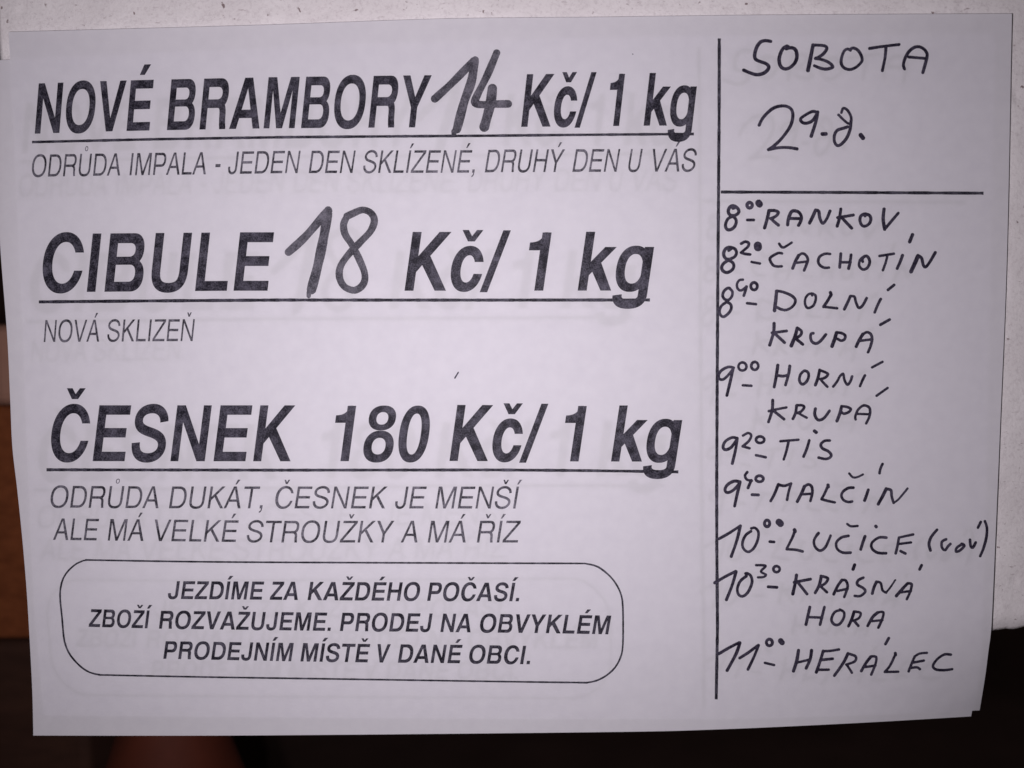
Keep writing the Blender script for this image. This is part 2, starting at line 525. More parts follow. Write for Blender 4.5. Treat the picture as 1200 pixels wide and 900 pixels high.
d = Z(835, 230, 10); e = Z(940, 230, 7.5); f_ = Z(890, 280, 10.91)
g = Z(835, 310, 8.182); h = Z(940, 320, 9)
i_ = Z(835, 415, 10); j_ = Z(940, 415, 10); k_ = Z(835, 500, 7.5); l_ = Z(960, 530, 10)
m_ = Z(830, 595, 7.5); n_ = Z(970, 600, 6); n8 = Z(820, 590, 3.3333); o_ = Z(830, 730, 7.5); p_ = Z(960, 730, 6)

ROWS = [   # (time strokes, place strokes)
 ([d(40, (268,120),(235,112),(200,132),(184,180),(205,218),(255,226),(300,200),(308,165),(280,130),(240,140)), d(38, (235,235),(180,265),(152,330),(165,383),(205,393),(255,360),(278,300),(265,258),(235,238)),
   d.ring(40, 435, 105, 31, 33), d(80, (540,78),(551,94)), d(34, (408,278),(482,278))],
  [d(42, (662,170),(640,265),(610,370)), d(38, (660,168),(730,168),(772,190),(740,235),(680,262)), d(38, (685,262),(725,300),(772,338)),
   d(40, (880,335),(890,260),(918,192),(950,170),(1010,187),(1040,235),(1036,285),(1008,340)), d(36, (905,260),(1020,262)),
   e(30, (65,235),(95,175),(118,122)), e(28, (118,122),(145,132),(155,190),(180,238),(215,200),(245,130)),
   e(28, (340,112),(328,190),(308,262)), e(26, (312,188),(450,165)), e(28, (350,190),(435,280)),
   e(28, (553,172),(545,157),(515,175),(508,215),(525,255),(555,263),(590,240),(604,200),(590,167),(553,155)),
   e(30, (720,112),(712,200),(725,290)), e(26, (725,290),(775,230),(845,148))]),
 ([d(38, (190,635),(225,605),(190,598),(150,620),(130,670),(145,720),(185,738),(250,715),(280,670),(265,620),(220,600)), d(38, (185,752),(132,785),(106,835),(128,880),(177,893),(232,860),(250,811),(230,772),(188,752)),
   d(34, (335,555),(385,532),(425,550),(415,590),(370,630),(335,658)), d(34, (335,660),(380,675),(440,682)), d(92, (530,578),(532,598)), d(30, (458,770),(555,788))],
  [f_(34, (252,62),(302,110),(412,46)), f_(36, (288,185),(240,180),(180,210),(136,245),(142,290),(180,340),(230,352),(285,350)),
   f_(42, (425,375),(460,285),(500,212)), f_(36, (490,220),(545,186),(590,205),(618,260),(600,330),(570,402)), f_(34, (475,305),(600,290)),
   e(25, (245,507),(200,506),(155,530),(141,570),(155,605),(195,628),(235,627)),
   e(28, (340,505),(330,625)), e(28, (430,515),(420,585),(408,635)), e(26, (335,580),(425,580)),
   e(26, (532,575),(530,550),(555,525),(580,535),(594,580),(572,630),(532,643),(501,610),(510,560),(545,530)),
   e(24, (680,525),(805,505)), e(24, (750,515),(735,580),(710,650)), e(28, (882,520),(860,580),(835,635)),
   e(36, (957,662),(990,590),(1018,525)), e(28, (1020,522),(1050,545),(1065,605),(1085,622),(1120,580),(1170,495)), e(30, (970,338),(945,400))]),
 ([g(28, (165,228),(145,226),(110,255),(97,300),(120,335),(155,338),(185,305),(190,260),(165,230)), g(28, (130,362),(87,395),(67,445),(80,488),(110,500),(155,465),(180,420),(172,380),(140,360)),
   g(26, (290,145),(255,152),(234,190),(242,233),(275,248),(320,218)), g(28, (325,212),(315,250),(300,298)), g.ring(30, 398, 208, 32, 36), g(26, (332,371),(416,380))],
  [g(34, (614,255),(606,340),(594,442)), g(28, (614,252),(680,265),(760,300),(795,345),(770,400),(710,435),(660,430),(620,412)),
   h(28, (105,235),(115,218),(75,220),(40,255),(29,310),(45,360),(75,368),(120,340),(143,280),(140,235),(110,218)),
   h(36, (298,205),(306,225),(298,245)), h(32, (300,235),(270,290),(226,355)), h(30, (226,355),(290,363),(368,371)),
   h(34, (445,380),(480,310),(508,245)), h(30, (508,243),(552,250),(565,300),(595,365),(635,345),(680,265)), h(30, (828,275),(800,330),(765,415)), h(32, (905,178),(970,125)),
   g(32, (590,565),(585,650),(548,772)), g(28, (570,655),(710,637)), g(30, (595,660),(690,748)),
   g(36, (812,610),(790,690),(755,778)), g(30, (812,608),(852,638),(845,675),(805,705)), g(30, (800,712),(865,765)),
   h(32, (118,635),(95,640),(88,680),(105,725),(145,743),(190,720),(250,648)),
   h(38, (362,630),(345,690),(315,772)), h(30, (360,625),(420,635),(455,662),(445,700),(410,713),(375,695)),
   h(36, (570,775),(600,710),(640,645)), h(30, (635,650),(680,624),(720,640),(738,690),(722,770),(695,835)), h(28, (610,715),(740,698)), h(30, (825,545),(922,491))]),
 ([i_(34, (248,160),(190,150),(120,180),(75,230),(75,285),(120,298),(180,250),(240,175)), i_(36, (243,165),(210,310),(168,485)),
   i_.ring(32, 350, 145, 48, 48), i_.ring(34, 495, 138, 42, 47), i_(32, (355,365),(455,371))],
  [i_(38, (765,130),(748,250),(722,385)), i_(36, (905,140),(890,240),(855,362)), i_(34, (775,252),(830,258),(885,245)),
   i_(34, (1110,205),(1075,195),(1030,240),(1018,310),(1050,353),(1095,330),(1125,270),(1120,215),(1080,195)),
   j_(36, (205,185),(185,280),(155,362)), j_(32, (210,190),(265,210),(303,235),(270,275),(212,293)), j_(30, (215,295),(250,335),(295,382)),
   j_(32, (365,380),(410,320),(440,262)), j_(32, (440,262),(480,230),(495,300),(530,358),(565,320),(585,262)), j_(32, (735,250),(705,310),(678,375)), j_(32, (820,155),(942,90)),
   i_(36, (705,540),(698,660),(655,795)), i_(32, (660,668),(760,645),(865,625)), i_(34, (720,668),(838,762)),
   i_(36, (985,602),(972,690),(942,757)), i_(34, (985,600),(1050,600),(1075,622),(1040,670),(995,690)), i_(30, (1000,687),(1050,717),(1103,745)),
   j_(36, (155,640),(147,700),(168,755),(205,773),(260,745),(320,665)),
   j_(38, (462,615),(440,700),(408,783)), j_(32, (460,610),(530,620),(570,645),(545,680),(490,698),(465,682)),
   j_(32, (627,765),(622,735),(650,660),(700,610),(740,602),(785,625),(797,670),(785,740),(750,812)), j_(30, (645,700),(790,705)), j_(30, (872,488),(1002,396))]),
 ([k_(27, (217,102),(170,96),(112,130),(92,180),(115,203),(165,180),(213,115)), k_(27, (217,108),(203,200),(174,323)),
   k_(24, (268,78),(312,56),(340,75),(322,122),(265,173)), k_(24, (265,173),(325,190)), k_.ring(26, 418, 115, 37, 29), k_(24, (382,251),(468,269))],
  [k_(24, (597,128),(755,115)), k_(24, (670,122),(650,210),(626,288)), k_(25, (850,120),(830,190),(800,263)), k_(32, (896,38),(911,50)),
   k_(26, (1030,122),(985,125),(952,155),(965,190),(1015,215),(1043,247),(1030,273),(990,284),(932,272))]),
 ([k_(28, (242,485),(190,479),(132,510),(109,555),(130,580),(180,560),(235,503)), k_(28, (242,488),(215,600),(194,698)),
   k_(24, (305,400),(285,430),(302,465),(345,475)), k_(26, (340,472),(312,538)), k_.ring(27, 413, 458, 34, 27), k_(26, (347,598),(403,600))],
  [k_(27, (511,653),(545,590),(578,508)), k_(25, (578,508),(630,520),(690,500)), k_(25, (690,500),(668,575),(655,643)),
   k_(30, (745,658),(780,590),(808,525)), k_(25, (805,528),(840,508),(870,525),(877,580),(860,653)), k_(23, (778,595),(870,590)),
   l_(40, (103,385),(107,405)), l_(34, (103,395),(65,480),(27,550)), l_(32, (27,550),(100,570),(182,588)),
   l_(34, (400,415),(340,420),(280,460),(260,510),(285,560),(340,583),(385,577)), l_(28, (352,248),(395,293),(450,290),(512,260)),
   l_(36, (575,440),(552,510),(532,565)), l_(34, (742,138),(718,190),(707,245)),
   l_(40, (692,608),(740,520),(785,430)), l_(34, (785,430),(840,445),(850,520),(872,593)), l_(26, (872,593),(930,550),(1035,425))]),
 ([m_(26, (94,273),(180,225),(280,160)), m_(28, (282,160),(250,290),(202,428)), m_(25, (375,207),(330,240),(302,300),(307,355),(350,388),(400,355),(435,280),(440,212),(410,177),(378,182)),
   m_.ring(27, 517, 138, 23, 29), m_(58, (621,126),(635,140)), m_(26, (540,298),(578,301))],
  [m_(32, (758,195),(762,208)), m_(25, (762,200),(740,260),(690,360)), m_(25, (690,365),(770,370),(828,384)),
   m_(30, (968,224),(955,240)), m_(25, (962,230),(930,285),(937,340),(980,377),(1030,345),(1075,245)),
   n_(17, (137,84),(162,100),(210,98)), n_(20, (145,168),(95,180),(61,215),(66,258),(105,285),(160,286)), n_(22, (262,172),(245,220),(232,263)), n_(23, (338,100),(341,104)),
   n_(20, (412,180),(360,180),(312,215),(310,255),(350,286),(410,290)), n_(20, (500,182),(490,240),(478,290)), n_(19, (500,180),(545,170),(600,158)), n_(19, (500,225),(585,214)), n_(20, (512,275),(546,292)),
   n_(21, (768,125),(728,175),(712,225),(722,270)), n_(20, (832,192),(803,210),(803,250),(825,268),(845,242),(862,225)), n_(20, (948,225),(908,250),(902,278),(930,270),(960,238),(942,224)),
   n_(20, (1000,195),(1005,238),(1020,250),(1040,215)), n_(20, (1076,70),(1056,110)), n_(20, (1105,65),(1119,110),(1115,180),(1095,255),(1072,310))]),
 ([m_(28, (57,660),(150,605),(240,560)), m_(28, (244,562),(210,680),(160,808)), m_(26, (335,600),(282,645),(256,710),(266,763),(305,778),(350,740),(384,660),(375,602),(345,577),(327,578)),
   m_(22, (420,505),(503,511),(463,560),(508,590),(480,610),(437,612)), m_.ring(25, 600, 540, 28, 27), m_(26, (527,695),(603,700))],
  [m_(30, (775,592),(765,660),(743,758)), m_(26, (755,655),(898,628)), m_(27, (790,660),(868,758)),
   m_(28, (993,602),(975,680),(940,748)), m_(25, (990,600),(1050,620),(1030,663),(985,690)), m_(24, (987,690),(1043,743)),
   n_(22, (42,578),(70,520),(100,478)), n_(19, (98,482),(125,480),(140,525),(116,598)), n_(18, (70,555),(140,540)), n_(23, (189,372),(178,403)),
   n_(20, (250,462),(215,480),(208,510),(250,535),(264,560),(230,590),(190,590)),
   n_(23, (313,573),(325,530),(342,492)), n_(19, (342,490),(372,500),(385,550),(410,567)), n_(14, (410,567),(440,530),(475,478)),
   n_(22, (482,590),(530,535),(562,502)), n_(19, (562,502),(590,508),(580,560),(556,613)), n_(18, (515,565),(585,555)), n_(22, (660,375),(646,403)),
   n8(12, (430,405),(415,473)), n8(12, (487,405),(470,473)), n8(11, (425,444),(478,446)),
   n_(20, (88,690),(48,705),(26,755),(45,790),(80,790),(110,750),(115,707),(85,686)), n_(22, (185,702),(170,750),(146,803)), n_(19, (190,700),(230,710),(220,745),(180,765)), n_(19, (185,765),(215,800)),
   n_(22, (281,800),(315,740),(350,708)), n_(19, (350,706),(390,705),(384,750),(356,813)), n_(18, (310,768),(385,760))]),
 ([o_(27, (94,271),(180,220),(272,172)), o_(29, (278,175),(245,270),(166,418)), o_(26, (276,309),(350,262),(438,196)), o_(26, (442,196),(405,290),(349,408)),
   o_.ring(28, 537, 172, 27, 29), o_(50, (636,157),(649,173)), o_(24, (497,351),(578,370))],
  [o_(30, (793,242),(778,330),(749,423)), o_(29, (908,242),(895,320),(860,398)), o_(24, (785,348),(890,322)),
   o_(28, (1010,247),(985,330),(950,433)), o_(25, (1010,248),(1070,246),(1148,233)), o_(25, (995,325),(1093,315)), o_(25, (965,412),(1058,411)),
   p_(22, (202,215),(170,280),(107,370)), p_(19, (200,215),(255,235),(250,270),(190,293)), p_(18, (195,295),(230,350)),
   p_(22, (296,338),(330,280),(362,238)), p_(19, (362,236),(400,240),(395,290),(366,363)), p_(18, (325,310),(395,300)), p_(22, (489,107),(466,148)),
   p_(22, (535,213),(537,225)), p_(18, (537,218),(498,300),(461,343)), p_(18, (461,345),(555,343)),
   p_(19, (672,235),(650,285),(629,340)), p_(18, (670,237),(705,216),(758,210)), p_(18, (655,280),(735,265)), p_(19, (640,318),(685,312),(708,325)),
   p_(19, (925,223),(880,222),(830,255),(800,300),(820,327),(880,332),(935,325))]),
]
q2 = Z(280, 50, 4); q3 = Z(530, 50, 4); q5 = Z(300, 230, 4.615)
HW_14 = [q2(36, (918,263),(1000,188),(1100,85)), q2(34, (1108,80),(1107,84)), q2(42, (1104,90),(1090,180),(1055,280),(1022,405)), q2(26, (1008,415),(1008,424)),
         q3(35, (208,48),(165,150),(115,250),(106,280),(130,290),(200,288),(262,287)), q3(46, (188,215),(178,290),(150,395))]
HW_18 = [q5(44, (176,302),(270,215),(382,85)), q5(40, (390,75),(392,80)), q5(52, (386,95),(370,200),(335,370),(300,505)), q5(24, (285,520),(285,540)),
         q5(38, (495,105),(474,150),(482,205),(520,265),(560,345),(588,420),(580,475),(535,508),(480,490),(452,440),(457,380),(500,315),(560,252),(618,190),(640,132),(620,90),(575,74),(520,95),(492,108))]

# ------------------------------------------------------------------ what is printed
def printed():
    P = {}
    for key, words in (('h1', [('NOVÉ', 40.7, 175), ('BRAMBORY', 195.5, 499.5)]), ('p1', [('Kč/', 610.7, 692), ('1', 709.8, 725.5), ('kg', 754.2, 811.3)])):
        k = P[key] = Ink()
        set_line(k, words, [(41, 156.7), (110, 154.4), (175, 152.9), (307, 150.5), (480, 149.3), (611, 148.7), (754, 147.3), (815, 147)],
             [(41, 59), (307, 60), (611, 61.8), (815, 61.8)], [(41, .08), (307, .10), (611, .11), (815, .118)], True)
    for key, words in (('h2', [('CIBULE', 46.9, 313.5)]), ('p2', [('Kč/', 474, 588.6), ('1', 613, 636.6), ('kg', 676.9, 759)])):
        k = P[key] = Ink()
        set_line(k, words, [(50, 342.3), (110, 342), (275, 340.7), (474, 340.7), (760, 340.5)], [(50, 68.4), (320, 68.5), (474, 68.9), (760, 69)],
             [(50, .10), (320, .115), (474, .14), (760, .148)], True)
    for key, words in (('h3', [('ČESNEK', 56.4, 340.5)]), ('p3', [('180', 386.7, 498.5), ('Kč/', 526.7, 632.8), ('1', 655.5, 678), ('kg', 716, 792)])):
        k = P[key] = Ink()
        set_line(k, words, [(56, 540.4), (340, 540.6), (527, 540.2), (680, 540.8), (795, 541)], [(56, 65.5), (795, 65.8)], [(56, .12), (340, .13), (527, .14), (795, .155)], True)
    k = P['t1'] = Ink()
    set_line(k, [('ODRŮDA', 36.2, 140.7), ('IMPALA', 151.7, 241.2), ('-', 251.3, 257.2), ('JEDEN', 266.5, 348.7), ('DEN', 361.7, 413), ('SKLÍZENÉ,', 424.5, 555.8),
                 ('DRUHÝ', 568, 658), ('DEN', 670.7, 722.5), ('U', 735, 748.9), ('VÁS', 760.5, 813.6)],
             [(37, 207.3), (100, 206.2), (195, 205), (330, 203), (560, 202.4), (580, 201.8), (815, 201)], [(37, 26), (815, 26.8)],
             [(37, .10), (240, .11), (350, .14), (600, .165), (815, .165)], False)
    k = P['t2'] = Ink()
    set_line(k, [('NOVÁ', 51.2, 116.2), ('SKLIZEŇ', 125, 225.7)], [(51, 400.8), (226, 399.7)], [(51, 25.8), (226, 25.8)], [(51, .075), (226, .105)], False)
    k = P['t3'] = Ink()
    set_line(k, [('ODRŮDA', 57.8, 185.7), ('DUKÁT,', 198, 307.3), ('ČESNEK', 320.8, 451.2), ('JE', 462, 496), ('MENŠÍ', 510, 606.5)],
             [(58, 594.8), (200, 595.7), (607, 596)], [(58, 25.6), (607, 25.8)], [(58, .13), (300, .16), (607, .165)], False)
    k = P['t4'] = Ink()
    set_line(k, [('ALE', 62, 113), ('MÁ', 126.2, 168), ('VELKÉ', 178, 276.2), ('STROUŽKY', 288, 458.3), ('A', 469.5, 489.2), ('MÁ', 501.2, 545.7), ('ŘÍZ', 558.7, 606.7)],
             [(62, 632.7), (126, 633.5), (276, 635.2), (330, 635.8), (607, 635.8)], [(62, 25.3), (607, 25.6)], [(62, .12), (300, .15), (607, .16)], False)
    k = P['b1'] = Ink()
    set_line(k, [('JEZDÍME', 196, 306.6), ('ZA', 316, 349), ('KAŽDÉHO', 360.4, 490.4), ('POČASÍ.', 500.5, 607.9)],
             [(196, 701.9), (307, 702.8), (420, 703.8), (608, 704.7)], [(196, 20.9), (400, 21.6), (608, 21.7)], [(196, .14), (608, .17)], True)
    k = P['b2'] = Ink()
    set_line(k, [('ZBOŽÍ', 103.8, 175.1), ('ROZVAŽUJEME.', 186.2, 387.2), ('PRODEJ', 398.2, 503.7), ('NA', 516, 551.5), ('OBVYKLÉM', 561, 712.7)],
             [(104, 734.6), (186, 736.7), (300, 738.3), (387, 739.4), (516, 740.7), (640, 742), (713, 743.4)], [(104, 20.8), (400, 21.5), (713, 22)], [(104, .12), (713, .17)], True)
    k = P['b3'] = Ink()
    set_line(k, [('PRODEJNÍM', 191.3, 341.2), ('MÍSTĚ', 352, 430.6), ('V', 439, 454.6), ('DANÉ', 466.2, 538.7), ('OBCI.', 548.3, 620.6)],
             [(191, 772), (341, 775), (430, 776.3), (539, 777.3), (621, 778.5)], [(191, 20.6), (341, 21.6), (621, 21.6)], [(191, .14), (621, .17)], True)
    k = P['u1'] = Ink(); rule(k, [(37.5, 166.5), (180, 163.2), (330, 160.8), (430, 160), (580, 159), (680, 158), (813.2, 157)], 3.2)
    k = P['u2'] = Ink(); rule(k, [(45.5, 353.8), (180, 352.6), (330, 351.6), (560, 351.7), (761.6, 351.5)], 3.7)
    k = P['u3'] = Ink(); rule(k, [(54.5, 550.5), (330, 551), (580, 550.7), (690, 551.5), (795, 553)], 3.5)
    k = P['dv'] = Ink(); rule(k, [(842.9, 45), (842.7, 140), (842, 230), (841.2, 330), (840.4, 460), (839.9, 560), (840, 640), (840.6, 710), (840.8, 735), (839.3, 819.6)], 3.7)
    k = P['dh'] = Ink(); rule(k, [(844.6, 225), (1000, 225.6), (1152.6, 226.4)], 3.6)
    k = P['fr'] = Ink()
    rule(k, smooth_path([(103.4, 656.2), (112, 656.4), (240, 658.4), (420, 659.4), (620, 660.1), (678, 660.3), (687.6, 660.8), (700.9, 664.4), (715, 675.5), (723.5, 687), (728.3, 698.5), (729.8, 710), (730.2, 731), (729.8, 757),
             (727.3, 770), (720.7, 782.3), (710.3, 791.8), (699, 797.6), (688.6, 799.8), (678, 799.9), (580, 798.6), (420, 796.1), (240, 793.4), (127, 791.1), (116.7, 790.7), (105.3, 788), (94, 780.7), (82.7, 768.2), (77, 756.5), (74.6, 745.5),
             (72.6, 723), (70.5, 702), (71, 689), (74.2, 677.5), (80.8, 668), (90.2, 660.2), (97.5, 657)], 4), 2.1, 4, True)
    return P

PR = printed()
FORM = {'h1': M_TONER, 'h2': M_TONER, 'h3': M_TONER, 'p1': M_TONER, 'p2': M_TONER, 'p3': M_TONER, 't1': M_TONER_LIGHT, 't2': M_TONER_LIGHT, 't3': M_TONER_LIGHT, 't4': M_TONER_LIGHT,
        'b1': M_TONER, 'b2': M_TONER, 'b3': M_TONER, 'u1': M_TONER, 'u2': M_TONER, 'u3': M_TONER, 'dv': M_TONER, 'dh': M_TONER, 'fr': M_TONER}
PART = {'h1': ('product_name', 'bold printed name of the new potatoes'), 'h2': ('product_name', 'bold printed name of the onions'),
        'h3': ('product_name', 'bold printed name of the garlic'), 'p1': ('price_text', 'bold printed price unit for potatoes'),
        'p2': ('price_text', 'bold printed price unit for onions'), 'p3': ('price_text', 'bold printed price of the garlic'), 't1': ('description_text', 'thin printed line under the potato heading'),
        't2': ('description_text', 'short thin printed line under the onion heading'), 't3': ('description_text', 'first thin printed line under the garlic heading'),
        't4': ('description_text', 'second thin printed line under the garlic heading'), 'b1': ('boxed_text', 'first bold line in the rounded frame'),
        'b2': ('boxed_text', 'second bold line in the rounded frame'), 'b3': ('boxed_text', 'third bold line in the rounded frame'),
        'u1': ('underline', 'ruled line under the potato heading'), 'u2': ('underline', 'ruled line under the onion heading'), 'u3': ('underline', 'ruled line under the garlic heading'),
        'dv': ('divider_line', 'long upright ruled line'), 'dh': ('divider_line', 'level ruled line under the date'), 'fr': ('rounded_frame', 'thin rounded frame round three lines of text')}

# ------------------------------------------------------------------ plaster wall behind the sheets
def vnoise(x, z, s, seed):
    x, z = x/s, z/s
    xi, zi = np.floor(x).astype(int), np.floor(z).astype(int); fx, fz = x-xi, z-zi
    fx = fx*fx*(3-2*fx); fz = fz*fz*(3-2*fz)
    hsh = lambda a_, b_: (np.sin(a_*127.1 + b_*311.7 + seed*74.7)*43758.5453) % 1.0
    return (hsh(xi, zi)*(1-fx) + hsh(xi+1, zi)*fx)*(1-fz) + (hsh(xi, zi+1)*(1-fx) + hsh(xi+1, zi+1)*fx)*fz

def wall_material():
    m, nt, out = new_mat('rough_white_plaster')
    co = objcoord(nt)
    n1 = noise(nt, co, 45, 4); r1 = ramp(nt, n1.outputs['Fac'], [(0.3, (0.70, 0.66, 0.67)), (0.7, (0.77, 0.735, 0.745))])
    n2 = noise(nt, co, 520, 2, 0.5); r2 = ramp(nt, n2.outputs['Fac'], [(0.70, (1, 1, 1)), (0.76, (0.35, 0.29, 0.29))])
    n3 = noise(nt, co, 900, 4, 0.7); r3 = ramp(nt, n3.outputs['Fac'], [(0.50, (1, 1, 1)), (0.72, (0.83, 0.81, 0.82))])
    mp = nt.nodes.new('ShaderNodeMapping'); mp.inputs['Rotation'].default_value = (0, 0.7, 0); mp.inputs['Scale'].default_value = (1, 1, 3.5)
    nt.links.new(co, mp.inputs['Vector'])
    n4 = noise(nt, mp.outputs[0], 260, 3, 0.6); r4 = ramp(nt, n4.outputs['Fac'], [(0.66, (1, 1, 1)), (0.76, (0.62, 0.58, 0.58))])
    col = r1
    for r in (r2, r3, r4):
        mx2 = nt.nodes.new('ShaderNodeMixRGB'); mx2.blend_type = 'MULTIPLY'; mx2.inputs[0].default_value = 1
        nt.links.new(col.outputs[0], mx2.inputs[1]); nt.links.new(r.outputs[0], mx2.inputs[2]); col = mx2
    bs = nt.nodes.new('ShaderNodeBsdfPrincipled'); bs.inputs['Roughness'].default_value = 0.85
    bs.inputs['Specular IOR Level'].default_value = 0.15
    nt.links.new(mx2.outputs[0], bs.inputs['Base Color'])
    nb = noise(nt, co, 1100, 5, 0.65); bp = nt.nodes.new('ShaderNodeBump')
    bp.inputs['Strength'].default_value = 0.7; bp.inputs['Distance'].default_value = 0.00025
    nt.links.new(nb.outputs['Fac'], bp.inputs['Height']); nt.links.new(bp.outputs[0], bs.inputs['Normal'])
    nt.links.new(bs.outputs[0], out.inputs[0])
    return m

YW = 0.0026
WX0 = at_depth(-3, 0, YW)[0]
def build_wall():
    zb = at_depth(1161, 741, YW)[2]; zb2 = at_depth(1200, 736, YW)[2]; xa = at_depth(1161, 741, YW)[0]; xb = at_depth(1200, 736, YW)[0]
    slope = (zb2-zb)/(xb-xa)*0.7
    fx = np.concatenate([np.arange(WX0, 0.20, 0.0011), np.arange(0.20, 0.7, 0.02)])
    fz = np.concatenate([np.arange(0, 0.235, 0.0011), np.arange(0.235, 0.8, 0.02)])
    X, T = np.meshgrid(fx, fz)
    bot = zb + (X-xa)*slope + 0.0009*(vnoise(X, X*0, 0.006, 3)-0.5) + 0.0005*(vnoise(X, X*0, 0.002, 9)-0.5)
    Zc = bot + T
    D = 0.00035*(vnoise(X, Zc, 0.011, 1)-0.5) + 0.00022*(vnoise(X, Zc, 0.0031, 2)-0.5)
    pits = vnoise(X, Zc, 0.0042, 5); D = D + 0.0005*np.clip((pits-0.88)/0.1, 0, 1)
    edge = np.clip(1 - T/0.006, 0, 1)
    Y = YW + D + 0.002*edge**2.2 + 0.0006*np.clip(1-T/0.012, 0, 1)*(vnoise(X, Zc, 0.004, 8)-0.3)
    V = np.stack([X, Y, Zc], -1).reshape(-1, 3)
    nz, nx = X.shape
    idx = lambda j, i: j*nx + i
    faces = [(idx(j, i), idx(j, i+1), idx(j+1, i+1), idx(j+1, i)) for j in range(nz-1) for i in range(nx-1)]
    V = [tuple(v) for v in V]
    # thickness: ring of back vertices
    ring = [idx(0, i) for i in range(nx)] + [idx(j, nx-1) for j in range(1, nz)] + [idx(nz-1, i) for i in range(nx-2, -1, -1)] + [idx(j, 0) for j in range(nz-2, 0, -1)]
    b0 = len(V)
    for r in ring: V.append((V[r][0], 0.06, V[r][2]))
    n = len(ring)
    faces += [(ring[k], b0+k, b0+(k+1) % n, ring[(k+1) % n]) for k in range(n)]
    faces.append(tuple(range(b0, b0+n)))
    o = link('plaster_wall', mesh_of(V, faces, True), wall_material())
    o['label'] = 'rough white plastered wall with small dark pits, its lower edge showing right of the notice'
    o['category'] = 'wall'
build_wall()

# ------------------------------------------------------------------ the two sheets
def edge_curve(pts, n):
    p = smooth_path(pts, 2.0) if len(pts) > 2 else pts
    L = [0]
    for i in range(1, len(p)): L.append(L[-1] + math.dist(p[i-1], p[i]))
    t = np.linspace(0, L[-1], n+1)
    return np.stack([np.interp(t, L, [q[0] for q in p]), np.interp(t, L, [q[1] for q in p])], -1)

def sheet(top, bottom, left, right, off, parent):
    nu, nv = 150, 106
    T, B, Lc, R = edge_curve(top, nu), edge_curve(bottom, nu), edge_curve(left, nv), edge_curve(right, nv)
    V = []
    for j in range(nv+1):
        v = j/nv
        for i in range(nu+1):
            u = i/nu
            p = (1-v)*T[i] + v*B[i] + (1-u)*Lc[j] + u*R[j] - ((1-u)*(1-v)*T[0] + u*(1-v)*T[-1] + (1-u)*v*B[0] + u*v*B[-1])
            V.append(unproject(p[0], p[1], off))
    F = [(j*(nu+1)+i, (j+1)*(nu+1)+i, (j+1)*(nu+1)+i+1, j*(nu+1)+i+1) for j in range(nv) for i in range(nu)]
    return link('paper_sheet', mesh_of(V, F, True), M_PAPER, parent)

front = thing('price_notice', 'upper white paper notice with clear black printed prices and a handwritten timetable', 'notice', group='stacked paper notices')
sheet([(10, 37.5), (300, 29.5), (520, 22), (700, 20), (900, 17.5), (1186, 16)], [(52, 838), (450, 841), (835, 842), (1040, 836.5), (1148, 832.5)],
      [(10, 37.5), (18, 180), (28, 400), (33, 540), (40, 700), (52, 838)], [(1186, 16), (1185, 60), (1180, 300), (1172, 500), (1163.5, 700), (1161.2, 741), (1158.4, 762), (1154.6, 792), (1148, 832.5)], Y_FRONT, front)
for key, ink in PR.items():
    o = ink.build(PART[key][0], FORM[key], front, Y_FRONT - INK)
    o['label'] = PART[key][1]

def hand(name, label, strokes, mat, parent, off, shift=None, dy=0.0):
    k = Ink(); pen_strokes(k, strokes)
    o = k.build(name, mat, parent, off, shift)
    o['label'] = label
    return o
Y_PEN = Y_FRONT - 2.0*INK                     # pen over print where they cross
hand('handwritten_price', 'thick handwritten number fourteen', HW_14, M_MARKER, front, Y_PEN)
hand('handwritten_price', 'thick handwritten number eighteen', HW_18, M_MARKER, front, Y_PEN)
hand('handwritten_day', 'day of the week in handwritten capitals', HW_DAY, M_PEN, front, Y_PEN)
hand('handwritten_date', 'handwritten date under the day', HW_DATE, M_PEN, front, Y_PEN)
names = ['first', 'second', 'third', 'fourth', 'fifth', 'sixth', 'seventh', 'eighth', 'ninth']
for r, (tm, pl) in enumerate(ROWS):
    hand('departure_time', names[r] + ' handwritten time in the list', tm, M_PEN, front, Y_PEN)
    hand('place_name', names[r] + ' handwritten place name in the list', pl, M_PEN, front, Y_PEN)
hand('stray_mark', 'tiny stray pen tick above the garlic line', [([(537, 436.5), (533, 443)], 1.7)], M_PEN, front, Y_PEN)
hand('ink_speck', 'tiny dark speck above the potato price', [([(741.3, 63.2), (741.6, 63.6)], 1.2)], M_PEN, front, Y_PEN)

# the lower sheet: same form, slipped a few millimetres left and down
back = thing('price_notice', 'lower white paper notice, mostly covered, its edge peeking out left and below the upper one', 'notice',
             group='stacked paper notices')
sheet([(-13, 71), (600, 47), (1165, 41)], [(39, 862), (300, 861.8), (700, 858), (835, 855), (1000, 847.5), (1138, 839.5)],
      [(-13, 71), (-3, 230), (1, 300), (8.5, 395), (12, 470), (14.5, 524), (20, 572), (26, 630), (31.3, 693), (35.2, 758), (38, 815), (39, 862)], [(1165, 41), (1158, 400), (1150, 745), (1138, 839.5)], Y_BACK, back)
def slip(p):
    if p[0] > 830:
        t = (p[1]-60)/760
        return (p[0] - 24 + 9*t, p[1] + 11.5 - 2.5*t)
    t = (p[1]-180)/520; u = (p[0]-40)/760; k_ = min(max((p[1]-190)/360, 0), 1)
    return (p[0] - 14 - 9*min(u, 1) + 8*t*u, p[1] + 23.5 - 7.5*u*k_)
k = Ink()
for key in PR: k.add(PR[key].v, PR[key].f)
k.build('printed_text', M_TONER, back, Y_BACK - INK, slip)
